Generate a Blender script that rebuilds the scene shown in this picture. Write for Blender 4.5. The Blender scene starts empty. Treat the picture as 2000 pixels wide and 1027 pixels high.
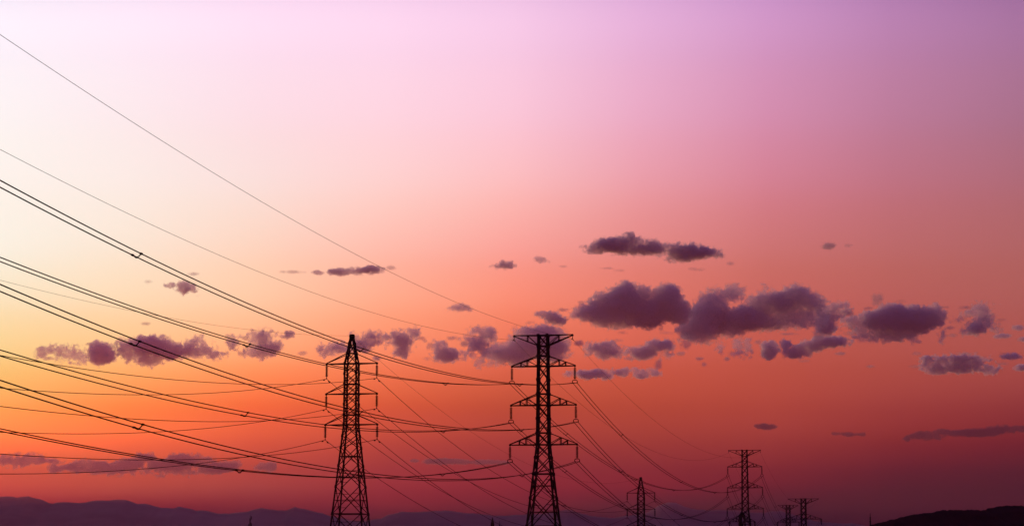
import bpy, math, random
import numpy as np
from mathutils import Vector
random.seed(7)
SC = bpy.context.scene
COL = SC.collection
# ---------------------------------------------------------------- camera, sky, sun, exposure
F, CX, CY, HOR, CAMZ = 4500.0, 1000.0, 513.5, 1135.0, 1.7      # focal length and frame of the 2000x1027 photograph
TH = math.atan((HOR-CY)/F)
cam = bpy.data.cameras.new('camera'); co = bpy.data.objects.new('camera', cam); COL.objects.link(co)
cam.sensor_width = 36.0; cam.lens = 36.0*F/2000.0; cam.clip_start = 0.1; cam.clip_end = 120000.0
co.location = (0, 0, CAMZ); co.rotation_euler = (math.pi/2+TH, 0, 0)
SC.camera = co
SC.view_settings.view_transform = 'Standard'; SC.view_settings.look = 'None'
SC.view_settings.exposure = 0.0; SC.view_settings.gamma = 1.0
SC.cycles.use_denoising = True
SC.cycles.volume_bounces = 3
SC.cycles.max_bounces = 4
SC.cycles.transparent_max_bounces = 64
SUN_AZ, SUN_EL = -24.0, 1.5        # just set beyond the left edge of the picture

def ray(px, py):
    dx, dy = (px-CX)/F, (CY-py)/F
    return Vector((dx, math.cos(TH)-dy*math.sin(TH), math.sin(TH)+dy*math.cos(TH)))
def at(px, py, Y):
    d = ray(px, py); return Vector((0, 0, CAMZ)) + d*(Y/d.y)
def lin(c):
    return [((v/255+0.055)/1.055)**2.4 if v > 10.3 else v/255/12.92 for v in c]

# dusk sky: colour by height above the horizon (rows) and compass direction (columns)
SKY_Y = [0, 125, 250, 375, 500, 600, 700, 780, 850, 905, 950, 985, 1020, 1135]
SKY = np.array([
 [(252,239,252),(254,222,244),(244,199,231),(206,149,199),(166,114,160)],
 [(254,242,248),(254,223,237),(249,200,224),(211,146,186),(171,115,150)],
 [(254,243,240),(253,222,226),(251,196,210),(213,139,168),(172,111,135)],
 [(254,242,232),(253,222,214),(252,184,182),(211,126,140),(177,105,115)],
 [(253,238,218),(254,209,184),(250,156,144),(204,112,109),(177, 98, 97)],
 [(253,223,180),(254,196,157),(249,136,110),(199, 98, 90),(174, 90, 86)],
 [(253,200,130),(254,160,108),(228,107, 82),(190, 84, 72),(168, 77, 73)],
 [(253,168, 92),(252,115, 69),(198, 82, 60),(178, 72, 62),(150, 60, 60)],
 [(254,134, 76),(228, 93, 60),(173, 66, 53),(159, 60, 57),(126, 44, 50)],
 [(228, 98, 68),(193, 76, 61),(152, 54, 52),(137, 49, 53),(103, 34, 43)],
 [(206, 80, 69),(172, 68, 67),(144, 49, 55),(117, 39, 48),( 82, 27, 37)],
 [(182, 68, 66),(155, 59, 64),(131, 43, 53),( 98, 32, 45),( 66, 22, 35)],
 [(156, 57, 63),(136, 51, 60),(114, 38, 52),( 82, 28, 42),( 56, 20, 32)],
 [(130, 46, 56),(112, 42, 54),( 92, 32, 48),( 64, 23, 38),( 44, 15, 28)]], float)
SKY_GAIN = [[[0.985, 1.038, 1.049], [0.992, 1.031, 1.05], [1.001, 1.032, 1.051], [1.001, 1.038, 1.063], [0.967, 1.022, 1.039]], [[1.008, 1.086, 1.082], [1.025, 1.079, 1.078], [1.042, 1.087, 1.086], [1.035, 1.083, 1.081], [1.009, 1.072, 1.065]], [[1.002, 1.1, 1.097], [1.03, 1.093, 1.089], [1.055, 1.101, 1.096], [1.039, 1.088, 1.086], [1.006, 1.077, 1.056]], [[1.002, 1.113, 1.106], [1.017, 1.112, 1.101], [1.062, 1.116, 1.102], [1.044, 1.09, 1.07], [1.008, 1.071, 1.045]], [[0.98, 1.14, 1.136], [1.044, 1.138, 1.113], [1.065, 1.123, 1.086], [1.029, 1.086, 1.017], [1.018, 1.086, 1.01]], [[0.986, 1.157, 1.109], [1.096, 1.154, 1.089], [1.065, 1.109, 0.975], [1.024, 1.053, 0.916], [1.007, 1.066, 0.934]], [[0.975, 1.212, 1.031], [1.174, 1.167, 0.953], [1.039, 1.06, 0.765], [1.014, 1.02, 0.72], [1.004, 1.055, 0.817]], [[1.038, 1.193, 0.662], [1.03, 1.028, 0.208], [0.93, 0.871, 0.141], [0.967, 0.906, 0.421], [0.883, 0.825, 0.523]], [[1.434, 1.125, 0.203], [0.962, 0.874, 0.02], [0.806, 0.62, 0.02], [0.851, 0.687, 0.2], [0.644, 0.287, 0.021]], [[0.811, 0.773, 0.02], [0.762, 0.573, 0.02], [0.576, 0.23, 0.02], [0.628, 0.28, 0.038], [0.234, 0.02, 0.02]], [[0.742, 0.526, 0.034], [0.624, 0.492, 0.16], [0.569, 0.047, 0.02], [0.391, 0.02, 0.02], [0.02, 0.02, 0.02]], [[0.488, 0.093, 0.02], [0.417, 0.108, 0.049], [0.373, 0.02, 0.02], [0.031, 0.02, 0.02], [0.02, 0.02, 0.02]], [[0.118, 0.02, 0.02], [0.099, 0.02, 0.02], [0.042, 0.02, 0.02], [0.02, 0.02, 0.02], [0.02, 0.02, 0.02]], [[0.118, 0.02, 0.02], [0.099, 0.02, 0.02], [0.042, 0.02, 0.02], [0.02, 0.02, 0.02], [0.02, 0.02, 0.02]]]
def sky_world():
    w = bpy.data.worlds.new('World'); SC.world = w; w.use_nodes = True
    nt = w.node_tree; N = nt.nodes; L = nt.links; N.clear()
    out = N.new('ShaderNodeOutputWorld'); bg = N.new('ShaderNodeBackground'); L.new(bg.outputs[0], out.inputs[0])
    tc = N.new('ShaderNodeTexCoord'); sp = N.new('ShaderNodeSeparateXYZ'); L.new(tc.outputs['Generated'], sp.inputs[0])
    def M(op, a, b=None, c=None):
        n = N.new('ShaderNodeMath'); n.operation = op
        for i, v in enumerate((a, b, c)):
            if v is None: continue
            if isinstance(v, (int, float)): n.inputs[i].default_value = v
            else: L.new(v, n.inputs[i])
        return n.outputs[0]
    az = M('ARCTAN2', sp.outputs[0], sp.outputs[1]); el = M('ARCSINE', sp.outputs[2])
    lins = np.array([[lin(c) for c in row] for row in SKY])
    if SKY_GAIN is not None: lins = lins*np.array(SKY_GAIN)
    lins = lins/4                       # colour ramps hold values up to 1; the background strength is 4
    # smooth resampling of the columns, 5 -> 9
    cols = np.linspace(0, 4, 9); dense = np.zeros((len(SKY_Y), 9, 3))
    lg = np.log(np.maximum(lins, 2e-5))
    for j, x in enumerate(cols):
        i = min(3, int(x)); t = x-i
        p0, p1, p2, p3 = lg[:, max(i-1, 0)], lg[:, i], lg[:, i+1], lg[:, min(i+2, 4)]
        dense[:, j] = np.exp(0.5*(2*p1+(p2-p0)*t+(2*p0-5*p1+4*p2-p3)*t*t+(3*p1-p0-3*p2+p3)*t**3))
    E0, E1 = math.radians(-0.5), math.radians(34)
    v = M('DIVIDE', M('SUBTRACT', el, E0), E1-E0)
    col = None; azs = []
    for j in range(9):
        px = 250*j; d0 = ray(px, 513); azs.append(math.atan2(d0.x, d0.y))
        rp = N.new('ShaderNodeValToRGB'); rp.color_ramp.interpolation = 'CARDINAL'
        st = []
        for k in range(len(SKY_Y)-1, -1, -1):
            d = ray(px, SKY_Y[k]).normalized(); st.append(((math.asin(d.z)-E0)/(E1-E0), dense[k, j]))
        st[0] = (max(st[0][0], 0.002), st[0][1])
        top = dense[0, j]*np.array([.5, .45, .6]); st.append((0.72, top)); st.append((1.0, top*np.array([.2, .2, .3])))
        e = rp.color_ramp.elements
        while len(e) < len(st): e.new(0.5)
        for q, (p, c) in enumerate(st):
            e[q].position = p
        for q, (p, c) in enumerate(st):
            e[q].position = p; e[q].color = (*[float(z) for z in c], 1)
        L.new(v, rp.inputs[0])
        if col is None: col = rp.outputs[0]
        else:
            mr = N.new('ShaderNodeMapRange'); mr.inputs[1].default_value = azs[-2]; mr.inputs[2].default_value = azs[-1]
            L.new(az, mr.inputs[0])
            mx = N.new('ShaderNodeMix'); mx.data_type = 'RGBA'; L.new(mr.outputs[0], mx.inputs[0]); L.new(col, mx.inputs[6]); L.new(rp.outputs[0], mx.inputs[7])
            col = mx.outputs[2]
    # away from the afterglow the physical twilight sky takes over
    sk = N.new('ShaderNodeTexSky'); sk.sky_type = 'NISHITA'; sk.sun_disc = False
    sk.sun_elevation = math.radians(SUN_EL); sk.sun_rotation = math.radians(SUN_AZ)
    ns = N.new('ShaderNodeMix'); ns.data_type = 'RGBA'; ns.blend_type = 'MULTIPLY'; ns.inputs[0].default_value = 1
    L.new(sk.outputs[0], ns.inputs[6]); ns.inputs[7].default_value = (.016, .013, .055, 1)
    mr = N.new('ShaderNodeMapRange'); mr.interpolation_type = 'SMOOTHSTEP'
    mr.inputs[1].default_value = math.radians(24); mr.inputs[2].default_value = math.radians(70)
    L.new(M('ABSOLUTE', M('ADD', az, math.radians(12))), mr.inputs[0])
    mx = N.new('ShaderNodeMix'); mx.data_type = 'RGBA'; L.new(mr.outputs[0], mx.inputs[0]); L.new(col, mx.inputs[6]); L.new(ns.outputs[2], mx.inputs[7])
    L.new(mx.outputs[2], bg.inputs[0]); bg.inputs[1].default_value = 4.0
sky_world()
sl = bpy.data.lights.new('sun', 'SUN'); sl.energy = 1.4; sl.angle = math.radians(0.5); sl.color = (1, .45, .2)
so = bpy.data.objects.new('sun', sl); COL.objects.link(so)
a, e = math.radians(SUN_AZ), math.radians(SUN_EL)
sd = Vector((math.sin(a)*math.cos(e), math.cos(a)*math.cos(e), math.sin(e)))
so.rotation_euler = sd.to_track_quat('Z', 'Y').to_euler(); so.location = (-2000, 4000, 400)

# ---------------------------------------------------------------- materials
def mat(name, color, rough=.7, metal=0.0, noise=None, spec=0.0):
    m = bpy.data.materials.new(name); m.use_nodes = True; N = m.node_tree.nodes; L = m.node_tree.links
    b = N['Principled BSDF']; b.inputs['Base Color'].default_value = (*color, 1)
    b.inputs['Roughness'].default_value = rough; b.inputs['Metallic'].default_value = metal
    b.inputs['Specular IOR Level'].default_value = spec
    if noise:
        t = N.new('ShaderNodeTexCoord'); n = N.new('ShaderNodeTexNoise'); n.inputs['Scale'].default_value = noise[0]; n.inputs['Detail'].default_value = 5
        r = N.new('ShaderNodeValToRGB'); r.color_ramp.elements[0].position = .35; r.color_ramp.elements[1].position = .65
        r.color_ramp.elements[0].color = (*[c*(1-noise[1]) for c in color], 1); r.color_ramp.elements[1].color = (*[c*(1+noise[1]) for c in color], 1)
        L.new(t.outputs['Object'], n.inputs['Vector']); L.new(n.outputs[0], r.inputs[0]); L.new(r.outputs[0], b.inputs['Base Color'])
    return m
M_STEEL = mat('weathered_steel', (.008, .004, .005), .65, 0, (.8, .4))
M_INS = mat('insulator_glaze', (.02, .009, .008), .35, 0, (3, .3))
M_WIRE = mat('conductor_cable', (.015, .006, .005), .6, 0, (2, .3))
M_CONC = mat('concrete', (.25, .24, .22), .9, 0, (2, .3))
M_GROUND = mat('dry_field', (.055, .042, .03), .95, 0, (.01, .5))
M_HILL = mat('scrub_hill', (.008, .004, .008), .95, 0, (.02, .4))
M_MOUNT = mat('mountain_rock', (.22, .15, .13), .95, 0, (.002, .3))

# ---------------------------------------------------------------- mesh helpers
class MB:
    def __init__(s): s.v = []; s.f = []
    def bar(s, a, b, t, t2=None):
        a, b = Vector(a), Vector(b); d = b-a
        if d.length < 1e-6: return
        d.normalize(); up = Vector((0, 0, 1)) if abs(d.z) < .95 else Vector((0, 1, 0))
        x = d.cross(up).normalized(); y = x.cross(d); t2 = t2 or t; k = len(s.v)
        for p in (a, b):
            for sx, sy in ((-1, -1), (1, -1), (1, 1), (-1, 1)): s.v.append(p+x*(sx*t/2)+y*(sy*t2/2))
        s.f += [(k, k+1, k+2, k+3), (k+7, k+6, k+5, k+4)] + [(k+i, k+4+i, k+4+(i+1) % 4, k+(i+1) % 4) for i in range(4)]
    def tube(s, pts, r, n=6):
        pts = [Vector(p) for p in pts]; k = len(s.v)
        for i, p in enumerate(pts):
            d = (pts[min(i+1, len(pts)-1)]-pts[max(i-1, 0)]).normalized()
            up = Vector((0, 0, 1)) if abs(d.z) < .95 else Vector((0, 1, 0))
            x = d.cross(up).normalized(); y = x.cross(d)
            for j in range(n):
                q = 2*math.pi*j/n; s.v.append(p+x*(r*math.cos(q))+y*(r*math.sin(q)))
        for i in range(len(pts)-1):
            for j in range(n):
                s.f.append((k+i*n+j, k+i*n+(j+1) % n, k+(i+1)*n+(j+1) % n, k+(i+1)*n+j))
        s.f.append(tuple(k+j for j in range(n))[::-1]); s.f.append(tuple(k+(len(pts)-1)*n+j for j in range(n)))
    def lathe(s, c, prof, n=12):
        c = Vector(c); k = len(s.v)
        for r, z in prof:
            for j in range(n):
                q = 2*math.pi*j/n; s.v.append(c+Vector((r*math.cos(q), r*math.sin(q), z)))
        for i in range(len(prof)-1):
            for j in range(n):
                s.f.append((k+i*n+j, k+(i+1)*n+j, k+(i+1)*n+(j+1) % n, k+i*n+(j+1) % n))
        s.f.append(tuple(k+j for j in range(n))); s.f.append(tuple(k+(len(prof)-1)*n+j for j in range(n))[::-1])
    def build(s, name, m, parent=None):
        me = bpy.data.meshes.new(name); me.from_pydata([tuple(v) for v in s.v], [], s.f); me.materials.append(m); me.update()
        o = bpy.data.objects.new(name, me); COL.objects.link(o)
        if parent is not None: o.parent = parent
        return o
def tag(o, label=None, cat=None, group=None, kind=None):
    if label: o['label'] = label
    if cat: o['category'] = cat
    if group: o['group'] = group
    if kind: o['kind'] = kind
    return o
def empty(name, loc, rz=0):
    o = bpy.data.objects.new(name, None); COL.objects.link(o); o.location = loc; o.rotation_euler = (0, 0, rz); o.empty_display_size = .5
    return o
def copy_tree(o, parent=None):
    c = o.copy(); COL.objects.link(c)
    if parent is not None: c.parent = parent
    for ch in list(o.children): copy_tree(ch, c)
    return c

# ---------------------------------------------------------------- lattice towers
BETA = math.radians(10.6)                     # bearing of both lines, clockwise from straight ahead
AX = Vector((math.cos(BETA), -math.sin(BETA), 0)); LN = Vector((math.sin(BETA), math.cos(BETA), 0))
def zat(y, Y): return at(CX, y, Y).z
def interp(prof, z):
    if z <= prof[0][0]: return prof[0][1]
    for (z0, w0), (z1, w1) in zip(prof, prof[1:]):
        if z <= z1: return w0+(w1-w0)*(z-z0)/(z1-z0)
    return prof[-1][1]
def corner(prof, z, i):
    w = interp(prof, z); sx, sy = ((-1, -1), (1, -1), (1, 1), (-1, 1))[i]; return Vector((sx*w, sy*w, z))
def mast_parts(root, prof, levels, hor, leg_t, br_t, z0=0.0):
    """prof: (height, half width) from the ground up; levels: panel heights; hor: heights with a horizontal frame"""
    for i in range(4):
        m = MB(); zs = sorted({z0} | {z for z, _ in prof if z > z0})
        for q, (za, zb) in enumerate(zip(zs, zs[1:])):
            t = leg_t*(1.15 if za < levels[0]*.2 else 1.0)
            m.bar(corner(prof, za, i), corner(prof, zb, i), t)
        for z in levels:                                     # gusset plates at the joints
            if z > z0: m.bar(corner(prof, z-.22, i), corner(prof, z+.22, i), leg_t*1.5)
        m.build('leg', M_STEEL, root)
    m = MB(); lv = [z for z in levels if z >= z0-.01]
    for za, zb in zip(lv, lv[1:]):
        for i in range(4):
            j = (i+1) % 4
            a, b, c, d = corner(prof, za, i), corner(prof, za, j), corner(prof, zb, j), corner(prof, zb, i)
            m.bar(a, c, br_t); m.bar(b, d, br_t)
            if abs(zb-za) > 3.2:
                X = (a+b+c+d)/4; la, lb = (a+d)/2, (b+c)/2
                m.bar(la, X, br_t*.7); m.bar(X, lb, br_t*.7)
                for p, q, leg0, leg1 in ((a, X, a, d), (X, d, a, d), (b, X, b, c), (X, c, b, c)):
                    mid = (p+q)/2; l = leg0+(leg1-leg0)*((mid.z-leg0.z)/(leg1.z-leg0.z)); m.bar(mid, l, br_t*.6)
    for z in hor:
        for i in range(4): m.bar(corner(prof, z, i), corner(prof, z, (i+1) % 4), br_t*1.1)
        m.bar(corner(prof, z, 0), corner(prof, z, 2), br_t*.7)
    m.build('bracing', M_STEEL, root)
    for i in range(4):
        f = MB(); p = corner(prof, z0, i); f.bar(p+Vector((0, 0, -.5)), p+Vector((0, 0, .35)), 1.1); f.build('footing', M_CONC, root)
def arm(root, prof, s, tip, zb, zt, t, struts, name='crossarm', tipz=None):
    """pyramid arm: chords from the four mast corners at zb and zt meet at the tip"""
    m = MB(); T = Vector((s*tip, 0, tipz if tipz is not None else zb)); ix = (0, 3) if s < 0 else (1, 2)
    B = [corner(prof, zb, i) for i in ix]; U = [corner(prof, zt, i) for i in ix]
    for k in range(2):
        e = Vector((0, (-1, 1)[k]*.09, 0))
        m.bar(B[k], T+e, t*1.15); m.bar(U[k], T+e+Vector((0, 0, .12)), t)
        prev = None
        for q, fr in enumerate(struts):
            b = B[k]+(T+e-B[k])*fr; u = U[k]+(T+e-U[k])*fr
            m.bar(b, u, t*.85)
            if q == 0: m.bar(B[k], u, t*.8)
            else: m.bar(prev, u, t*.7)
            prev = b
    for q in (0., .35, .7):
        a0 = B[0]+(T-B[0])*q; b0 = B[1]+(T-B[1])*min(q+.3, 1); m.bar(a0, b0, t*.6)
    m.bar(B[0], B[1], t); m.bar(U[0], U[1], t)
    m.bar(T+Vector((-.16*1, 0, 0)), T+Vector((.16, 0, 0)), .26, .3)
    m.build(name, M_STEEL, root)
    return T
def insulator(root, T, length, n, r, twin):
    s = Vector((T.x, T.y, T.z-.12)); m = MB(); m.bar(s+Vector((0, 0, .12)), s-Vector((0, 0, .3)), .07)
    pr = [(.05, 0.0)]; z = -.28; step = (length-.45)/n
    for i in range(n):
        pr += [(.09, z), (r, z-.03), (r*.95, z-.10), (.09, z-.11)]; z -= step
    pr += [(.05, z), (.05, -(length-.02))]
    m.lathe(s, pr); o = m.build('insulator_string', M_INS, root)
    y = MB(); b = s-Vector((0, 0, length))
    if twin:
        y.tube([b+Vector(p) for p in ((-.37, 0, -.42), (-.44, 0, -.22), (-.34, 0, -.04), (-.18, 0, .02), (.18, 0, .02), (.34, 0, -.04), (.44, 0, -.22), (.37, 0, -.42))], .075, 6)
        for sx in (-1, 1): y.bar(b+Vector((sx*.37, -.2, -.45)), b+Vector((sx*.37, .2, -.45)), .15)
        y.bar(b+Vector((-.34, 0, -.45)), b+Vector((.34, 0, -.45)), .05)
        w = b-Vector((0, 0, .47))
    else:
        y.bar(b+Vector((0, 0, .05)), b-Vector((0, 0, .14)), .12); y.bar(b+Vector((0, -.2, -.14)), b+Vector((0, .2, -.14)), .1)
        w = b-Vector((0, 0, .15))
    y.build('yoke' if twin else 'clamp', M_STEEL, o)
    return w

# --- large tower (near) : flat top beam, three pairs of arms, twin conductors
YB = 395.0; B0 = at(1061.5, 900, YB); B0.z = 0
k = YB/F/1.165
profB = [(0, 4.35), (zat(1027, YB), 66*k/2), (zat(925, YB), 40*k/2), (zat(868, YB), 26.5*k/2), (zat(770, YB), 24*k/2), (zat(655, YB), 20.5*k/2)]
lvB = [zat(y, YB) for y in (1132, 1078, 1027, 972, 925, 893, 868, 845, 817, 791, 769, 741, 715, 695, 676, 655)]
horB = [zat(y, YB) for y in (1027, 925, 868, 845, 791, 769, 715, 695, 676, 655)]
def big_tower(root):
    mast_parts(root, profB, lvB, horB, .30, .15)
    att = {}
    for lvl, (yb, yt, half) in enumerate(((715, 695, 61.5), (791, 769, 63.2), (868, 845, 65.2))):
        for s in (-1, 1):
            T = arm(root, profB, s, half*YB/F/math.cos(BETA), zat(yb, YB), zat(yt, YB), .15, (.42, .66))
            att[(lvl, s)] = insulator(root, T, 2.35, 9, .25, True)
    for s in (-1, 1):
        T = arm(root, profB, s, 57.2*YB/F/math.cos(BETA), zat(675, YB), zat(655, YB), .14, (.45,), 'top_beam', zat(655.5, YB))
        m = MB(); m.bar(T+Vector((0, 0, .25)), T-Vector((0, 0, .55)), .1); m.bar(T+Vector((0, -.25, -.6)), T+Vector((0, .25, -.6)), .14)
        m.build('earth_wire_clamp', M_STEEL, root); att[('e', s)] = T-Vector((0, 0, .62))
    return att
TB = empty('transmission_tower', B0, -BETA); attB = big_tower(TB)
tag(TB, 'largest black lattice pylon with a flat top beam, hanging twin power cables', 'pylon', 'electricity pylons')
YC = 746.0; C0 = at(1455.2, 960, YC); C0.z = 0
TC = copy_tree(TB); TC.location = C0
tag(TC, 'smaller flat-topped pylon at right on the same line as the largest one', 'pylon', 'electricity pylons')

# --- slender tower with a pointed peak, single conductors
YA = 367.0; A0 = at(685.3, 900, YA); A0.z = 0; k = YA/F/1.21
def spec_peak(drop):
    Z = lambda y: zat(y, YA)-drop
    prof = [(Z(1150), 52*k), (Z(1027), 75*k/2), (Z(932), 53*k/2), (Z(829), 29*k/2), (Z(710), 28*k/2), (Z(690), 19*k/2), (Z(654), 5*k/2)]
    lv = [Z(y) for y in (1130, 1062, 1003, 950, 909, 874, 851, 829, 810, 789.5, 769, 750, 730, 710, 690, 671, 656)]
    hor = [Z(y) for y in (1003, 891, 829, 810, 769, 750, 710, 690, 656)]
    arms = [(Z(yb), Z(yt), half*YA/F/math.cos(BETA+.07)) for yb, yt, half in ((710, 690, 49), (769, 750.5, 49.3), (829, 810, 50.5))]
    return prof, lv, hor, arms, Z
def peak_tower(root, drop):
    prof, lv, hor, arms, Z = spec_peak(drop); att = {}
    if prof[0][0] < 0 or drop > 0:
        p0 = [(0, interp(prof, 0.0))]+[p for p in prof if p[0] > 0.01]; lv = [z for z in lv if z > 1.2]; lv = [0.0]+lv if lv[0] > 2.5 else lv; hor = [z for z in hor if z > .5]; prof = p0
    mast_parts(root, prof, lv, hor, .22, .115)
    for lvl, (zb, zt, half) in enumerate(arms):
        for s in (-1, 1):
            T = arm(root, prof, s, half, zb, zt, .12, ()); att[(lvl, s)] = insulator(root, T, 2.1, 9, .22, False)
    m = MB(); w = interp(prof, Z(654)); m.bar((-w*1.3, 0, Z(654)), (w*1.3, 0, Z(654)), .3, .25); m.build('peak_cap', M_STEEL, root)
    att[('e', 1)] = Vector((0, 0, Z(655.5)))
    return att
TA = empty('transmission_tower', A0, -BETA); attA = peak_tower(TA, 0)
tag(TA, 'tall slender black pylon with a pointed peak, left of the largest pylon', 'pylon', 'electricity pylons')
YD = 692.0; D0 = at(1251.8, 960, YD); D0.z = 0
DROP = zat(655, YA)*1.0-at(1252, 932.5, YD).z
TD = empty('transmission_tower', D0, -BETA); attD = peak_tower(TD, DROP)
tag(TD, 'small pointed pylon standing between the two flat-topped pylons', 'pylon', 'electricity pylons')

# --- angle towers farther off: wide arms, dead-end insulators
def angle_tower(label, px, Y, ytop, yarm, hbeam, harm, hw, rz, beam=True):
    s_ = Y/F; b = at(px, 950, Y); b.z = 0; root = empty('transmission_tower', b, rz); tag(root, label, 'pylon', 'electricity pylons')
    zt, za = zat(ytop, Y), zat(yarm, Y); w = hw*s_*.9; gap = 27*1150/F*1.0
    prof = [(0, w*3.0), (max(za-2.6*gap, 4), w*1.5), (za-2*gap, w*1.08), (zt, w*.92)] if beam else [(0, w*3.0), (max(za-2.6*gap, 4), w*1.5), (za-2*gap, w*1.1), (za+2.6, w), (zt, .25)]
    zs = [0, 5.5, 10]; z = 13.5
    while z < zt-2.4: zs.append(z); z += 2.9
    zs.append(zt); att = {}
    mast_parts(root, prof, zs, [zt, za, za+2.6], .42, .24)
    for lvl in range(3):
        zb = za-lvl*gap
        if zb < 6: continue
        for s in (-1, 1):
            T = arm(root, prof, s, harm*s_*(1+.06*lvl), zb, zb+2.6, .2, (.3, .62))
            m = MB()
            for oy in (-.35, .35):
                m.tube([T+Vector((0, oy, -.1)), T+Vector((0, oy, -2.7))], .07, 6)
                m.lathe(T+Vector((0, oy, -.3)), [q for i in range(8) for q in ((.08, -i*.28), (.27, -i*.28-.05), (.27, -i*.28-.13), (.08, -i*.28-.16))], 10)
            for sy in (-1, 1):                               # dead-end strings along the line
                m.tube([T+Vector((0, sy*.2, 0)), T+Vector((0, sy*3.1, -.35))], .2, 8)
            m.build('insulator_string', M_INS, root)
            j = MB(); j.tube([T+Vector((0, 3.1*math.cos(t), -.35-2.6*math.sin(t))) for t in np.linspace(0, math.pi, 15)], .05, 6); j.build('jumper_wire', M_WIRE, root)
            att[(lvl, s)] = T+Vector((0, -3.1, -.35))
    for s in (-1, 1):
        if beam:
            T = arm(root, prof, s, hbeam*s_, zt-2.6, zt, .18, (.45,), 'top_beam', zt-.05); att[('e', s)] = T
        else: att[('e', s)] = Vector((0, 0, zt))
    return root, att
TF, attF = angle_tower('distant pylon with a wide flat top, farther right than all the others', 1568.6, 1150, 973.5, 1013, 29.5, 34, 5.2, -math.radians(14))
TE, attE = angle_tower('faint distant pylon overlapping the left arm of the rightmost pylon', 1538.5, 1360, 986, 1019, 19.5, 21, 4.2, -math.radians(14))
TG, attG = angle_tower('distant pylon hidden behind the lower mast of the flat-topped pylon at right, knobbly arms showing', 1448.5, 1022, 1001, 1018, 0, 24.5, 6.0, -BETA, False)

# ---------------------------------------------------------------- power lines
def W(root, p):
    bpy.context.view_layer.update(); return root.matrix_world @ p
def on_plane(p0, p1, px, py):
    """parameter along p0-p1 (plan view) and height where the sight line of a pixel meets the span's vertical plane"""
    d = ray(px, py); u = p1-p0
    # p0.xy + t*u.xy = s*d.xy
    det = u.x*(-d.y)-u.y*(-d.x); t = ((-p0.x)*(-d.y)-(-p0.y)*(-d.x))/det
    s_ = (p0.y+t*u.y)/d.y; return t, CAMZ+s_*d.z
def span(p0, p1, sag, n=44):
    return [p0+(p1-p0)*t-Vector((0, 0, 4*sag*t*(1-t))) for t in np.linspace(0, 1, n+1)]
def sag_from(p0, p1, pt):
    t, z = on_plane(p0, p1, *pt); return (p0.z+(p1.z-p0.z)*t-z)/(4*t*(1-t))
def fit_start(p1, back, a, b):
    """the near end lies one span back at an unknown height: solve height and sag from two sighted points"""
    p0 = p1-back; (ta, za), (tb, zb) = on_plane(p0, p1, *a), on_plane(p0, p1, *b)
    A = np.array([[1-ta, -4*ta*(1-ta)], [1-tb, -4*tb*(1-tb)]]); r = np.array([za-p1.z*ta, zb-p1.z*tb])
    z0, sg = np.linalg.solve(A, r); return Vector((p0.x, p0.y, z0)), sg
def pxof(p):
    d = p-Vector((0, 0, CAMZ)); dep = d.y*math.cos(TH)+d.z*math.sin(TH); return CX+F*d.x/dep
def at_px(pts, px):
    for a_, b_ in zip(pts, pts[1:]):
        xa, xb = pxof(a_), pxof(b_)
        if (xa-px)*(xb-px) <= 0 and a_.y > 60:
            t = (px-xa)/(xb-xa) if xb != xa else 0; return a_+(b_-a_)*t, (b_-a_).normalized()
    return None
backB = (C0-B0)*1.0; backA = (D0-A0)*1.0
R_CON, R_SINGLE, R_EARTH = .05, .04, .020
names_lv = ('upper', 'middle', 'lower'); names_s = {-1: 'left', 1: 'right'}
obsB = {('e', 1): ((0, 68), (740, 520)), ('e', -1): ((0, 292), (754, 618)),
        (0, 1): ((0, 359), (600, 644.5)), (0, -1): ((0, 506.5), (600, 703.5)),
        (1, 1): ((0, 562), (640, 791)), (1, -1): ((0, 689), (640, 832)),
        (2, 1): ((0, 748.5), (640, 915.5)), (2, -1): ((0, 839), (640, 931))}
obsBC = {('e', 1): (1260, 806), ('e', -1): (1240, 863), (0, 1): (1213, 848), (0, -1): (1241, 935),
         (1, 1): (1213, 919), (1, -1): (1240, 1000), (2, 1): (1216, 985), (2, -1): None}
spB = {(0, 1): (267, 703, 1015, 1213, 1330, 1396), (0, -1): (482, 870, 1105, 1241, 1316), (1, 1): (264, 700, 1018, 1213, 1331, 1396), (1, -1): (478, 866, 1103, 1240, 1316),
       (2, 1): (270, 705, 1020, 1216, 1331), (2, -1): (468, 864, 1100, 1240)}
spF = {(0, 1): (1514,), (1, 1): (1514,), (2, 1): (1514,), (0, -1): (1470,), (1, -1): (1470,), (2, -1): (1470,)}
ROLL = {(0, 1): .05, (0, -1): .03, (1, 1): .10, (1, -1): .14, (2, 1): .12, (2, -1): .02}
dbg = []
sagBC = {}
for key, o in obsBC.items():
    p1, p2 = W(TB, attB[key]), W(TC, attB[key]); sagBC[key] = sag_from(p1, p2, o) if o else None
msag = np.mean([v for k_, v in sagBC.items() if v and k_[0] != 'e'])
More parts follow.
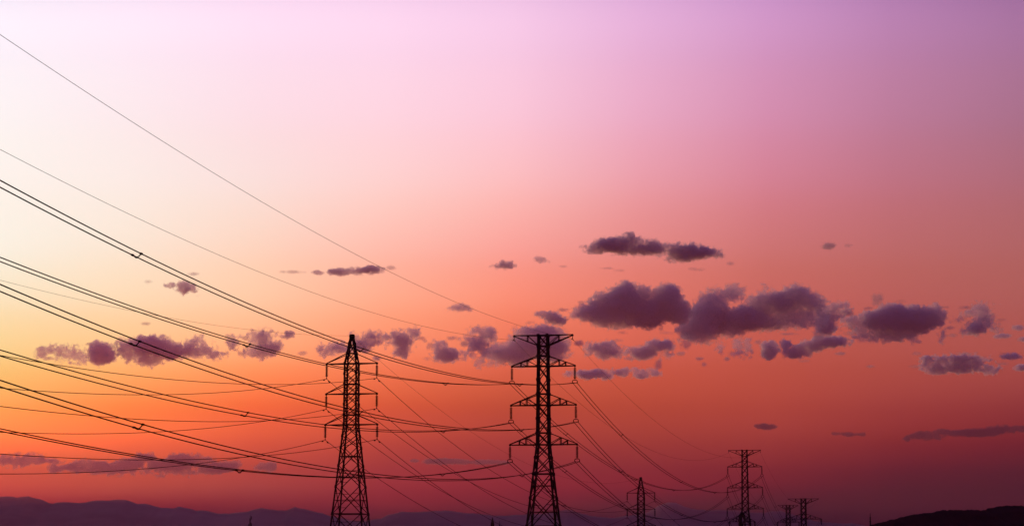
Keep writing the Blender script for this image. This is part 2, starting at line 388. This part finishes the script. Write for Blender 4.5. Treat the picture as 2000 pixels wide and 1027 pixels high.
for key in obsB:
    p1, p2, p3 = W(TB, attB[key]), W(TC, attB[key]), W(TF, attF[key])
    p0, s0 = fit_start(p1, backB, *obsB[key]); s1 = sagBC[key] or msag
    s2 = msag*.95*((p3-p2).length/(p2-p1).length)**2 if key[0] != 'e' else sagBC[key]*1.2
    dbg.append((key, round(p0.z, 1), round(float(s0), 2), round(float(s1), 2), round(float(s2), 2)))
    A_, B_, C_ = span(p0, p1, s0, 60), span(p1, p2, s1), span(p2, p3, s2)
    if key[0] == 'e':
        m = MB(); m.tube(A_+B_[1:]+C_[1:], R_EARTH)
        o = m.build('earth_wire', M_WIRE)
        tag(o, 'thin earth wire on the %s end of the flat-topped pylons\' top beams' % names_s[key[1]], 'cable', 'overhead cables')
        dm = MB()
        for y_ in (-.7, .7):
            p = (A_[-1]+(A_[-2]-A_[-1]).normalized()*.7) if y_ < 0 else (B_[0]+(B_[1]-B_[0]).normalized()*.7)
            dm.bar(p-LN*.14-Vector((0, 0, .09)), p+LN*.14-Vector((0, 0, .09)), .13)
        dm.build('damper', M_STEEL, o)
        continue
    root = empty('power_cable', p1)
    tag(root, 'pair of twin power cables through the %s %s insulators of the flat-topped pylons' % (names_lv[key[0]], names_s[key[1]]), 'cable', 'overhead cables')
    roll = ROLL[key]; nA = len(A_)-1; rz_ = lambda t: Vector((0, 0, roll*math.sin(math.pi*t)))
    for s in (-1, 1):
        m = MB(); off = AX*(.37*s)
        m.tube([p+off-p1+rz_(i/nA)*s for i, p in enumerate(A_)]+[p+off-p1 for p in B_[1:]+C_[1:]], R_CON); m.build('conductor', M_WIRE, root)
    for pts, xs in ((A_, [x for x in spB[key] if x < pxof(p1)+1]), (B_, [x for x in spB[key] if x > pxof(p1)+1]), (C_, spF[key])):
        for x in xs:
            h = at_px(pts, x)
            if not h: continue
            p, d = h; p = p-p1; m = MB(); tl = (1+(p.dot(LN))/backB.length) if pts is A_ else 0; tv = rz_(tl) if 0 < tl < 1 else Vector((0, 0, 0))
            m.tube([p+AX*(.37*q[0])+tv*q[0]+Vector((0, 0, q[1])) for q in ((-1, 0), (-.72, -.10), (-.4, -.2), (0, -.23), (.4, -.2), (.72, -.10), (1, 0))], .05, 6)
            m.bar(p+AX*-.12-Vector((0, 0, .25)), p+AX*.12-Vector((0, 0, .25)), .13)
            for s in (-1, 1): m.bar(p+AX*(.37*s)+tv*s-d*.2, p+AX*(.37*s)+tv*s+d*.2, .15)
            m.build('spacer', M_STEEL, root)
obsA = {('e', 1): ((0, 547), (450, 639)), (0, 1): ((95, 710), (512, 750.4)), (0, -1): ((58, 762), (275, 770.6)),
        (1, 1): ((0, 793), (416, 823)), (1, -1): ((42, 845), (307, 843)), (2, 1): ((0, 886), (320, 897.6)), (2, -1): ((0, 925), (256, 917))}
sagAD = sag_from(W(TA, attA[(0, 1)]), W(TD, attD[(0, 1)]), (881, 859)); sagAD2 = sag_from(W(TA, attA[(0, -1)]), W(TD, attD[(0, -1)]), (1130, 1004))
dbg.append(('AD', sagAD, sagAD2))
for key in obsA:
    p1, p2, p3 = W(TA, attA[key]), W(TD, attD[key]), W(TG, attG[key])
    p0, s0 = fit_start(p1, backA, *obsA[key])
    s1 = (sagAD+sagAD2)/2 if key[0] != 'e' else sag_from(p1, p2, (862, 802)); s2 = s1
    dbg.append((key, round(p0.z, 1), round(float(s0), 2), round(float(s1), 2)))
    A_, B_, C_ = span(p0, p1, s0, 60), span(p1, p2, s1), span(p2, p3, s2)
    m = MB(); e_ = key[0] == 'e'; m.tube([p-p1 for p in A_+B_[1:]+C_[1:]], R_EARTH*.8 if e_ else R_SINGLE)
    o = m.build('earth_wire' if e_ else 'power_cable', M_WIRE); o.location = p1
    tag(o, 'thin earth wire joining the peaks of the two pointed pylons' if e_ else 'single power cable through the %s %s insulators of the two pointed pylons' % (names_lv[key[0]], names_s[key[1]]), 'cable', 'overhead cables')
    if not e_:
        for base, pts in ((p1, (A_[-2], A_[-1], B_[1])), (p2, (B_[-2], B_[-1], C_[1]))):
            for q in (pts[0], pts[2]):
                d = (q-pts[1]).normalized(); m = MB(); c = base-p1+d*1.5-Vector((0, 0, .1))
                m.bar(c-d*.28, c+d*.28, .05); m.bar(c-d*.3, c-d*.12, .15); m.bar(c+d*.12, c+d*.3, .15); m.bar(c, c+Vector((0, 0, .1)), .06)
                m.build('damper', M_STEEL, o)
for r_ in dbg: print(r_)

# ---------------------------------------------------------------- distant masts
def mast(label, px, ytop, Y, w, kind):
    b = at(px, 1000, Y); b.z = 0; h = zat(ytop, Y); r = empty('radio_mast', b); tag(r, label, 'mast', 'distant masts')
    m = MB()
    if kind == 'lattice':
        n = int(h/2.2)
        for sx, sy in ((-1, -1), (1, -1), (0, 1)): m.bar((sx*w, sy*w, 0), (sx*w*.7, sy*w*.7, h-2), w*.35)
        for i in range(n):
            z = (h-2)*i/n; z2 = (h-2)*(i+1)/n; m.bar((-w, -w, z), (w, -w, z2), w*.25); m.bar((w, -w, z), (0, w, z2), w*.25); m.bar((0, w, z), (-w, -w, z2), w*.25)
        m.bar((0, 0, h-3), (0, 0, h), w*.4); m.build('lattice_shaft', M_STEEL, r)
        a = MB()
        for z, x in ((h-1.6, 1), (h-6, 1), (h-6.5, -1), (h-12, 1), (h-18, 1.6)):
            a.bar((x*w*1.5, -w, z-1), (x*w*1.5, -w, z+1), w*.8); a.bar((0, 0, z), (x*w*1.5, -w, z), w*.3)
        a.build('antenna', M_STEEL, r)
    else:
        m.tube([(0, 0, 0), (0, 0, h*.6), (0, 0, h)], w, 8); m.build('pole', M_STEEL, r)
        a = MB(); 
        if kind == 'bulb': a.lathe((0, 0, h-2.4), [(w, 0), (w*2.4, .6), (w*2.6, 1.6), (w*1.4, 2.8), (w*.3, 4.2)], 10)
        else: a.bar((0, 0, h), (0, 0, h+1.5), w*.8); a.bar((-w*1.5, 0, h-2), (w*1.5, 0, h-2), w*1.2)
        a.build('antenna', M_STEEL, r)
mast('lattice radio mast with side antennas, in front of the mountains at left', 489, 1005.5, 1500, .55, 'lattice')
mast('thick pole with a bulbous head, just left of the largest pylon\'s base', 962, 1018.5, 900, .28, 'bulb')
mast('short plain pole close beside the bulb-headed pole', 975.5, 1024.5, 900, .18, 'pole')
mast('slim pole standing against the sky at the foot of the dark hill', 1699.5, 1008.5, 950, .25, 'pole')

# ---------------------------------------------------------------- ground and mountains
rng = np.random.default_rng(5)
def noise1(x, scale, octs=5, seed=0):
    r = np.random.default_rng(seed); out = np.zeros_like(x, float); a = 1.0
    for o in range(octs):
        tab = r.uniform(-1, 1, 4096); u = x/scale*(2**o)+500; i = np.floor(u).astype(int); t = u-i; t = t*t*(3-2*t)
        out += a*(tab[i % 4096]*(1-t)+tab[(i+1) % 4096]*t); a *= .5
    return out
def fbm(P, scale, octs, seed, gain=.6):
    """value noise fbm at points P (...,3)"""
    r = np.random.default_rng(seed); out = np.zeros(P.shape[:-1], np.float32); a = 1.0; tot = 0
    for o in range(octs):
        T = r.uniform(-1, 1, (64, 64, 64)).astype(np.float32)
        Q = P/scale*(2**o)+17.3*(o+1); I = np.floor(Q).astype(int); t = (Q-I).astype(np.float32); t = t*t*(3-2*t)
        x, y, z = I[..., 0] & 63, I[..., 1] & 63, I[..., 2] & 63; x1, y1, z1 = (x+1) & 63, (y+1) & 63, (z+1) & 63
        tx, ty, tz = t[..., 0], t[..., 1], t[..., 2]
        c = (T[x, y, z]*(1-tx)+T[x1, y, z]*tx)*(1-ty)+(T[x, y1, z]*(1-tx)+T[x1, y1, z]*tx)*ty
        d = (T[x, y, z1]*(1-tx)+T[x1, y, z1]*tx)*(1-ty)+(T[x, y1, z1]*(1-tx)+T[x1, y1, z1]*tx)*ty
        out += a*(c*(1-tz)+d*tz); tot += a; a *= gain
    return out/tot
RIDGE = [(-900, 990), (-500, 975), (-200, 990), (0, 968), (19, 969), (32, 971), (54, 968), (74, 973), (96, 982), (106, 983), (110, 981), (138, 980), (157, 981), (179, 978), (224, 975), (250, 976), (269, 983), (285, 983),
         (314, 991), (339, 992), (349, 989), (365, 991), (384, 997), (400, 996), (429, 1003), (454, 1001), (480, 999), (512, 991), (544, 997), (560, 995), (576, 989), (602, 994), (618, 999), (640, 1005),
         (665, 1012), (700, 1018), (721, 1015), (745, 1011), (757, 1004), (787, 998), (813, 999), (870, 996), (911, 1001), (941, 1004), (971, 1006), (1028, 1004), (1075, 1001), (1092, 997), (1106, 994), (1122, 998),
         (1155, 1007), (1180, 1009), (1196, 1011), (1213, 1008), (1245, 1005), (1268, 998), (1284, 988), (1304, 981), (1320, 981), (1335, 987), (1351, 992.5), (1364, 995), (1375, 994), (1380, 997), (1404, 995),
         (1430, 996), (1460, 999), (1494, 1000), (1510, 997), (1526, 997), (1543, 1002), (1560, 1008), (1591, 1017), (1624, 1021), (1654, 1021.5), (1665, 1020), (1675, 1023), (1700, 1028), (1800, 1040), (2100, 1030), (2600, 1010), (3200, 1000)]
HILL = [(1600, 1060), (1670, 1036), (1690, 1027.5), (1700, 1025), (1726, 1018), (1753, 1011), (1781, 1005), (1819, 1000), (1842, 996), (1876, 995), (1914, 996), (1933, 992), (1952, 988), (1966, 987), (2000, 987), (2080, 990), (2200, 984), (2400, 992), (2700, 1010), (3000, 1050)]
def ridge_mesh(name, pts, Yc, front, back, step, m, seed, rough, nd=26):
    xs = np.arange(pts[0][0], pts[-1][0]+1, step, float); ys = np.interp(xs, [p[0] for p in pts], [p[1] for p in pts])
    ys = ys+noise1(xs, rough[0], 4, seed)*rough[1]
    ds = np.concatenate([np.linspace(-front, 0, nd), np.linspace(0, back, 8)[1:]])
    v = []; n2 = None
    gx, gd = np.meshgrid(xs, ds, indexing='ij')
    P = np.stack([gx*Yc/F, gd, gd*0], -1); nz = fbm(P, front*.35, 5, seed)
    for i, x in enumerate(xs):
        top = at(x, ys[i], Yc); hx = top.x/Yc
        for j, d in enumerate(ds):
            s = 1-abs(d)/(front if d < 0 else back); sh = s**1.25*(1+.55*nz[i, j]*(1-s)*(1 if d < 0 else .3))
            v.append((hx*Yc+hx*d*.4, Yc+d, max(top.z*sh, 0)-.5*(1-s)))
    n = len(ds); f = [(i*n+j, (i+1)*n+j, (i+1)*n+j+1, i*n+j+1) for i in range(len(xs)-1) for j in range(n-1)]
    me = bpy.data.meshes.new(name); me.from_pydata(v, [], f); me.materials.append(m); me.polygons.foreach_set('use_smooth', [True]*len(f)); me.update()
    o = bpy.data.objects.new(name, me); COL.objects.link(o); return tag(o, None, None, None, 'structure')
ridge_mesh('mountains', RIDGE, 9000, 2400, 1400, 4, M_MOUNT, 3, (14, .8))
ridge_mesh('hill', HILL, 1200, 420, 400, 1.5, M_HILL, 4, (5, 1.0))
g = MB(); g.v = [Vector((x, y, 0)) for x, y in ((-11400, -2900), (11400, -2900), (11400, 11400), (-11400, 11400))]; g.f = [(0, 1, 2, 3)]
tag(g.build('ground', M_GROUND), None, None, None, 'structure')

# ---------------------------------------------------------------- clouds
def cloud_mat(name, D, tau_px, col, surf):
    m = bpy.data.materials.new(name); m.use_nodes = True; N = m.node_tree.nodes; L = m.node_tree.links; N.clear()
    out = N.new('ShaderNodeOutputMaterial'); v = N.new('ShaderNodeVolumePrincipled')
    v.inputs['Color'].default_value = (*col, 1); v.inputs['Density'].default_value = tau_px*F/D; v.inputs['Anisotropy'].default_value = 0.35
    L.new(v.outputs[0], out.inputs['Volume'])
    t = N.new('ShaderNodeBsdfTransparent'); d = N.new('ShaderNodeBsdfDiffuse'); d.inputs[0].default_value = (.06, .02, .045, 1)
    if surf <= 0: return m
    x = N.new('ShaderNodeMixShader'); x.inputs[0].default_value = surf; L.new(t.outputs[0], x.inputs[1]); L.new(d.outputs[0], x.inputs[2]); L.new(x.outputs[0], out.inputs['Surface'])
    return m
def surface_net(Fd, h):
    """closed surface of Fd > 0 on a regular grid"""
    S = Fd > 0; nx, ny, nz = Fd.shape
    cells = np.zeros((nx-1, ny-1, nz-1), bool); acc = np.zeros((nx-1, ny-1, nz-1, 3), np.float32); cnt = np.zeros((nx-1, ny-1, nz-1), np.float32)
    corners = [(i, j, k) for i in (0, 1) for j in (0, 1) for k in (0, 1)]
    sub = lambda A, c: A[c[0]:nx-1+c[0], c[1]:ny-1+c[1], c[2]:nz-1+c[2]]
    for a in corners:
        for ax in range(3):
            if a[ax]: continue
            b = list(a); b[ax] = 1; fa, fb = sub(Fd, a), sub(Fd, b); x = (fa > 0) != (fb > 0)
            t = np.where(x, fa/np.where(x, fa-fb, 1), 0)
            for q in range(3): acc[..., q] += np.where(x, a[q]+(t if q == ax else 0), 0)
            cnt += x; cells |= x
    idx = -np.ones(cells.shape, int); w = np.argwhere(cells); idx[cells] = np.arange(len(w))
    V = (w+acc[cells]/cnt[cells][:, None])*h; Q = []
    for ax in range(3):
        o = [q for q in range(3) if q != ax]
        sl0 = [slice(None)]*3; sl1 = [slice(None)]*3; sl0[ax] = slice(0, -1); sl1[ax] = slice(1, None)
        for q in o: sl0[q] = sl1[q] = slice(1, -1)
        x = S[tuple(sl0)] != S[tuple(sl1)]; pos = np.argwhere(x)
        if not len(pos): continue
        flip = S[tuple(sl0)][x]
        for q in o: pos[:, q] += 1
        def ID(d0, d1):
            p = pos.copy(); p[:, o[0]] -= d0; p[:, o[1]] -= d1; return idx[p[:, 0], p[:, 1], p[:, 2]]
        q4 = np.stack([ID(1, 1), ID(0, 1), ID(0, 0), ID(1, 0)], 1)
        if ax == 1: flip = ~flip
        q4[~flip] = q4[~flip][:, ::-1]; Q.append(q4)
    return V, np.concatenate(Q)
def cloud(ells, label, tau=1.0, amp=1.0, h=1.35, kind=None, name='cloud', seed=[10]):
    seed[0] += 1
    E = np.array(ells, float); yc = E[:, 1].mean(); D = min(max(1750*F/(HOR-yc), 12800), 30000); xc = E[:, 0].mean()
    ext = E[:, 2].max(); rz = np.minimum(E[:, 2], E[:, 3]*1.6)*np.random.default_rng(len(E)+int(xc)).uniform(.35, 1.0, len(E))
    lo = np.array([(E[:, 0]-E[:, 2]).min(), (E[:, 1]-E[:, 3]).min(), -rz.max()])-9; hi = np.array([(E[:, 0]+E[:, 2]).max(), (E[:, 1]+E[:, 3]).max(), rz.max()])+9
    n = np.ceil((hi-lo)/h).astype(int)+1
    G = np.stack(np.meshgrid(*[lo[q]+h*np.arange(n[q]) for q in range(3)], indexing='ij'), -1).astype(np.float32)
    kk = .45
    ry_max = E[:, 3].max(); r0 = np.random.default_rng(seed[0]); zo = r0.uniform(-.5, .5, len(E))
    warp = np.stack([fbm(G, 16, 3, seed[0]+91+q) for q in range(2)]+[np.zeros(G.shape[:-1], np.float32)], -1)*np.float32(6*amp*min(1, ry_max/12))
    Gw = G+warp
    lst = []
    for i, (cx, cy, rx, ry) in enumerate(E):
        q = np.sqrt(((Gw[..., 0]-cx)/rx)**2+((Gw[..., 1]-cy)/ry)**2+((Gw[..., 2]-zo[i]*rz[i])/rz[i])**2)
        lst.append((1-q)*min(rx, ry, rz[i]))
    A = np.stack(lst); mx = A.max(0); f = mx+np.log(np.exp(kk*(A-mx)).sum(0))/kk-.6
    nz = fbm(Gw, 12, 5, seed[0]); bil = 1-2*np.abs(fbm(Gw, 8, 4, seed[0]+50))
    small = min(1, (E[:, 3].max()/11)**.8)
    f = f+amp*small*(9.0*nz+5.0*(bil-.62)+6.5*fbm(G, 5.0, 2, seed[0]+70))+.6
    c = at(xc, yc, D); hd = Vector((c.x, c.y, 0)).normalized(); rt = Vector((hd.y, -hd.x, 0)); s = D/F/math.cos(math.atan2(c.x, c.y))
    VV, QQ, MI, nb = [], [], [], 0
    for mi, lev in enumerate(SHELLS):              # thin outer vapour, denser middle, dense core
        g = f-lev*(.45+.55*small); g[0] = g[-1] = -1; g[:, 0] = g[:, -1] = -1; g[:, :, 0] = g[:, :, -1] = -1
        if not (g > 0).any(): continue
        V, Q = surface_net(g.astype(np.float32), h); V = V+lo
        cw = np.array([V[:, 0]-xc, yc-V[:, 1], V[:, 2]]).T*s
        P = cw[:, :1]*np.array(rt)+cw[:, 1:2]*np.array([0, 0, 1.0])+cw[:, 2:3]*np.array(hd)
        T = P[Q]; vol = np.einsum('ij,ij->i', T[:, 0], np.cross(T[:, 1], T[:, 2])).sum()+np.einsum('ij,ij->i', T[:, 0], np.cross(T[:, 2], T[:, 3])).sum()
        if vol < 0: Q = Q[:, ::-1]
        VV.append(P); QQ.append(Q+nb); MI.append(np.full(len(Q), mi, np.int32)); nb += len(P)
    P = np.concatenate(VV); Q = np.concatenate(QQ); MI = np.concatenate(MI)
    me = bpy.data.meshes.new(name); me.vertices.add(len(P)); me.vertices.foreach_set('co', P.astype(np.float32).ravel())
    me.loops.add(Q.size); me.loops.foreach_set('vertex_index', Q.ravel().astype(np.int32)); me.polygons.add(len(Q)); me.polygons.foreach_set('loop_start', (np.arange(len(Q))*4).astype(np.int32))
    me.polygons.foreach_set('material_index', MI)
    me.update(calc_edges=True); me.validate()
    me.polygons.foreach_set('use_smooth', [True]*len(me.polygons))
    for mi, dn in enumerate(DENS): me.materials.append(cloud_mat('cloud_vapour', D, dn*tau, [q*(.75 if kind else 1 if yc < 800 else .36 if yc > 880 and xc < 700 else .3 if xc < 1200 else .12) for q in CLOUD_COL], CLOUD_SURF if mi == 0 else 0))  # low clouds and wisps: dimmer light put into a darker vapour colour
    o = bpy.data.objects.new(name, me); COL.objects.link(o); o.location = c
    tag(o, label, 'cloud' if kind is None else None, 'purple clouds in the evening sky' if kind is None else None, kind)
    return len(Q)
SHELLS, DENS = (-1.3, .1, 1.8), (.035, .075, .02)
CLOUD_COL = (.95, .90, 1.0); CLOUD_SURF = .03
CL = [
 ([(1165,486,28,9),(1195,478,35,14),(1235,478,35,17),(1270,486,35,11),(1310,487,38,11),(1345,491,38,11),(1375,495,28,8),(1345,500,30,9),(1325,504,20,7),(1225,466,14,8)], 'highest dark cloud at right, long and tapering, on its own', 1.6, .7),
 ([(1150,610,30,14),(1185,598,38,30),(1222,590,34,36),(1225,572,18,18),(1255,580,20,22),(1200,618,55,23),(1260,610,45,28),(1303,585,28,27),(1310,570,20,14),(1320,605,30,25),(1285,608,45,24),(1128,612,14,6),(1160,592,12,10)], 'big dark two-humped cloud, left half of the main bank', .9, 1),
 ([(1395,590,30,22),(1415,575,30,14),(1380,620,40,35),(1365,645,40,25),(1425,568,18,8),(1440,572,12,8),(1345,640,20,14)], 'ragged paler cloud in the middle of the main bank', .7, 1.2),
 ([(1490,595,30,25),(1500,580,12,12),(1525,590,30,22),(1555,580,32,22),(1585,592,25,20),(1550,575,20,15),(1540,620,65,24),(1460,620,45,24),(1480,628,60,16),(1425,630,35,25)], 'big dark domed cloud, right half of the main bank', .85, 1),
 ([(1615,620,20,22),(1630,608,25,9),(1645,600,14,6),(1612,640,18,16)], 'small hooked cloud touching the right end of the main bank', 1.2, .9),
 ([(1625,668,35,10),(1590,675,30,10),(1560,685,28,10),(1535,672,10,10),(1548,690,15,8)], 'thin slanting cloud under the right end of the main bank', 1.5, .8),
 ([(1502,683,18,17)], 'round small cloud below the domed cloud', 1.2, .9),
 ([(1446,680,17,14)], 'pale small tuft left of the round small cloud', .8, 1.1),
 ([(1406,678,7,11)], 'tiny upright tuft below the ragged paler cloud', .9, .8),
 ([(1685,630,25,10),(1715,625,30,20),(1750,625,40,28),(1790,625,40,26),(1825,620,18,20),(1700,650,25,12),(1745,655,35,12),(1775,655,10,10),(1838,655,4,12),(1665,625,14,8),(1730,605,10,8)], 'broad flat-topped dark cloud right of the main bank', 1.0, 1),
 ([(1915,605,20,12),(1920,625,16,20),(1905,640,18,10),(1898,612,14,5),(1875,623,12,4),(1890,650,10,4),(1940,645,10,6)], 'ragged upright cloud near the right edge', 1.0, .9),
 ([(1960,656,15,5)], 'small flat cloud just under the ragged upright one', 1.6, .6),
 ([(1990,640,10,5),(1999,662,10,5)], 'two small scraps of cloud cut by the right edge', 1.2, .6),
 ([(1875,702,28,9),(1870,718,50,10),(1895,705,30,10),(1825,712,22,6),(1815,700,12,5),(1935,722,14,7),(1830,722,20,5)], 'flat layered dark cloud below the ragged upright one', 1.9, .8),
 ([(1973,696,20,6)], 'slim cloud to the upper right of the layered one', 1.6, .6),
 ([(1998,718,14,7)], 'dark scrap of cloud cut by the right edge beside the layered one', 1.6, .6),
 ([(1180,680,28,15),(1195,690,18,9),(1160,682,14,9)], 'oval dark cloud just right of the largest pylon\'s top beam', 1.2, .9),
 ([(1240,685,20,8),(1262,688,22,12),(1285,675,22,13),(1305,672,14,9),(1250,693,14,9),(1308,692,8,5)], 'broken cloud under the two-humped cloud', 1.1, .9),
 ([(1160,731,30,9),(1185,731,12,8),(1135,730,14,5),(1108,732,6,5)], 'flat cloud beside the upper right insulator of the largest pylon', 1.6, .7),
 ([(1245,726,28,6),(1270,730,16,5),(1215,727,12,5),(1250,735,8,4)], 'slim flat cloud right of the one beside the insulator', 1.8, .7),
 ([(1040,650,35,14),(1070,655,32,18),(1040,675,55,25),(1075,680,35,25),(1000,690,40,20),(970,690,20,14),(1010,700,25,14),(965,710,14,5),(1105,680,10,15)], 'wide purple cloud behind the top of the largest pylon', .75, 1),
 ([(930,648,14,7),(955,652,16,12),(935,670,20,12),(915,663,16,3),(925,690,10,8),(945,685,10,12),(935,710,5,6)], 'torn pale cloud left of the one behind the largest pylon', .9, 1),
 ([(860,675,12,9),(862,690,18,14),(880,695,16,10),(900,690,18,7),(868,700,14,6)], 'compact cloud midway between the two near pylons', 1.2, .9),
 ([(1070,618,18,9),(1085,624,20,9),(1055,612,10,4)], 'small cloud above the largest pylon\'s top beam', 1.4, .8),
 ([(715,668,14,12),(725,655,14,9),(740,665,16,8),(750,655,10,6),(715,680,12,8),(693,655,6,6),(700,675,14,11)], 'cloud just right of the pointed pylon\'s peak', 1.2, .9),
 ([(775,655,12,10),(785,665,16,14),(800,655,14,12),(808,650,9,10),(785,683,14,12),(770,672,12,6),(785,693,8,5)], 'curled cloud farther right of the pointed pylon\'s peak', 1.2, .9),
 ([(627,680,8,10),(650,675,16,9),(670,682,20,9),(645,690,12,6)], 'cloud just left of the pointed pylon\'s peak', 1.2, .9),
 ([(515,665,16,14),(520,680,25,13),(505,690,22,9),(535,678,16,9),(510,648,14,5),(500,655,10,7)], 'dense rounded cloud behind the twin cables, right of the largest left cloud', 1.2, .9),
 ([(565,652,9,6),(555,658,9,5)], 'small slanting tuft right of the dense rounded cloud', 1.3, .7),
 ([(456,670,8,9),(457,658,10,3)], 'faint tuft left of the dense rounded cloud', .8, 1),
 ([(250,683,22,18),(275,672,24,12),(300,678,36,18),(290,700,30,15),(330,685,35,15),(360,685,40,10),(400,688,32,9),(425,692,12,6),(385,665,10,9),(375,672,20,6),(315,657,6,4)], 'largest cloud on the left, long and purple, crossed by twin cables', 1.1, .9),
 ([(198,690,26,20),(193,677,16,10)], 'round cloud touching the left end of the largest left cloud', 1.0, .9),
 ([(105,682,18,7),(127,695,14,10),(150,690,12,12),(160,700,10,8),(85,690,10,8)], 'frayed pinkish cloud, leftmost of the bright left row', .9, 1),
 ([(362,560,15,10),(340,556,12,3),(372,568,14,4)], 'small pink cloud alone above the left row', 1.3, .8),
 ([(660,532,18,6),(690,530,28,6),(720,526,20,6),(735,523,10,4)], 'slim dark cloud above the pointed pylon', 2.0, .6),
 ([(620,532,12,4)], 'tiny pink cloud left of the slim dark one', 1.6, .6),
 ([(982,519,20,5),(985,515,12,5)], 'tiny dark cloud high between the two near pylons', 2.4, .6),
 ([(1058,508,13,6)], 'tiny pale cloud between the tiny dark one and the highest dark cloud', 1.0, .8),
 ([(885,601,10,4),(900,600,14,6),(912,605,8,3)], 'faint tuft crossed by the upper earth wire', 1.1, .8),
 ([(1657,848,9,4),(1680,848,8,4),(1631,846,8,2.5)], 'faint low scraps of cloud left of the low streaky pair at right', 1.3, .6),
 ([(808,899,8,3)], 'faint low dash of cloud left of the thin streaks between the near pylons', 1.6, .5),
 ([(1490,832,14,5),(1505,833,12,4)], 'tiny isolated cloud above the distant flat-topped pylon', 2.0, .5),
 ([(1772,855,8,4),(1785,853,10,3),(1805,848,18,6),(1822,854,14,5),(1845,843,16,5),(1865,843,10,3)], 'low streaky cloud at right, left piece of the pair', 1.5, .6),
 ([(1880,846,16,2.5),(1900,845,28,4),(1925,843,28,6),(1950,838,20,6),(1972,838,16,2.5),(1995,838,12,6)], 'low long cloud at right, larger piece of the pair', 1.9, .5),
 ([(865,899,25,4),(900,902,25,4),(845,902,14,3)], 'low thin streak of cloud between the two near pylons', 1.8, .5),
 ([(945,902,25,4),(975,902,14,3)], 'low thin streak touching the largest pylon\'s lower left insulator', 1.8, .5),
 ([(45,898,38,9),(60,890,14,6),(20,900,18,9),(100,899,18,4)], 'low dusky cloud at the left edge above the mountains', 1.3, .8),
 ([(120,915,14,6),(145,915,16,7),(240,912,22,9),(310,908,26,11),(170,910,20,10),(205,912,25,12),(260,905,25,10),(285,893,18,8),(340,905,30,12),(355,895,20,8),(385,898,25,9),(420,912,30,10),(450,908,16,8),(320,918,30,6),(220,920,30,5),(360,920,30,5)], 'long low dusky cloud bank above the left mountains', 1.4, .8),
 ([(515,912,18,8),(530,908,8,8)], 'low dusky tuft at the right end of the low bank', 1.3, .8),
]
tot = 0
for ells, label, tau, amp in CL: tot += cloud(ells, label, tau, amp)
WISP = [(1700,715,9,2.5),(1365,700,7,3),(1420,700,6,4),(1570,705,9,2.5),(1640,690,10,3),(1685,665,8,3),(1860,655,7,3),(1845,600,8,2),(1760,588,8,2),(1955,625,8,2.5),(1885,690,10,2.5),(1790,716,10,2.5),(1960,690,6,2),(1100,605,9,3),(1135,590,6,3),(1035,630,8,3),(1215,650,8,2.5),(1300,650,9,2.5),(1540,652,14,2.5),(1335,610,14,10),(1345,655,16,8),(1600,655,12,8),(1660,612,8,5),(1668,640,10,6),(1205,665,8,3),(1230,700,10,3),(1330,690,8,4),(1480,668,8,4),(1075,640,10,3),(835,700,6,3),(885,660,10,4),(905,672,8,5),(830,665,5,3),(735,700,8,4),(95,700,8,3),(175,672,6,3),(215,700,8,5),(440,690,8,4),(470,690,6,5),(590,690,8,4),(480,660,8,4),(1855,640,8,3),(1790,690,6,3),(1960,710,10,3),(1760,600,10,2),(1695,601,8,3),(1100,520,7,2),(1185,524,14,2),(1210,528,10,2),(1713,584,10,9),(1287,708,6,9),(1375,712,5,4),(378,535,11,3),(285,632,9,3),(290,550,8,3),(570,531,20,3),(1618,481,14,7),(1657,479,8,3),(1427,514,6,3),(1352,525,7,3),(1366,527,9,3),
        (765,523,10,4),(1885,600,10,3),(825,660,8,3),(840,675,6,6),(735,699,8,4),(1130,670,10,6),(1405,500,10,5),(1140,733,8,4),(1665,650,14,4),(1340,672,10,8)]
for q in range(3):          # three banks of stray wisps
    sel = WISP[q::3]
tot += 0
def wisps():
    base = len(bpy.data.objects)
    for i, w_ in enumerate(WISP): cloud([w_], None, .9, .55, 1.5, 'stuff', 'cloud_wisps')
wisps()
# join the wisps into one object of stuff
ws = [o for o in COL.objects if o.name.startswith('cloud_wisps')]
import bmesh
bm = bmesh.new(); keep = ws[0]
for o in ws:
    me = o.data.copy(); me.transform(o.matrix_basis); bm.from_mesh(me)
me = bpy.data.meshes.new('cloud_wisps'); bm.to_mesh(me); bm.free(); [me.materials.append(m_) for m_ in keep.data.materials]
for o in ws[1:]: bpy.data.objects.remove(o)
keep.data = me; keep.location = (0, 0, 0); keep.name = 'cloud_wisps'; tag(keep, None, None, None, 'stuff')
for k_ in ('category', 'group'):
    if k_ in keep: del keep[k_]
print('cloud faces', tot)

# ---------------------------------------------------------------- evening air
HAZE_DENSITY, HAZE_COL = 2.7e-5, (.95, .34, .62)
hz = MB(); c = (0, 4250, 400); x0, x1, y0, y1, z0, z1 = -11500, 11500, -3000, 11500, -1.5, 800
hz.v = [Vector(p) for p in ((x0, y0, z0), (x1, y0, z0), (x1, y1, z0), (x0, y1, z0), (x0, y0, z1), (x1, y0, z1), (x1, y1, z1), (x0, y1, z1))]
hz.f = [(3, 2, 1, 0), (4, 5, 6, 7), (0, 1, 5, 4), (1, 2, 6, 5), (2, 3, 7, 6), (3, 0, 4, 7)]
hm = bpy.data.materials.new('evening_air'); hm.use_nodes = True; N = hm.node_tree.nodes; N.clear()
ho = N.new('ShaderNodeOutputMaterial'); hv = N.new('ShaderNodeVolumePrincipled'); hv.inputs['Color'].default_value = (*HAZE_COL, 1); hv.inputs['Density'].default_value = HAZE_DENSITY; hv.inputs['Anisotropy'].default_value = .65
hm.node_tree.links.new(hv.outputs[0], ho.inputs['Volume'])
tag(hz.build('haze', hm), None, None, None, 'stuff')
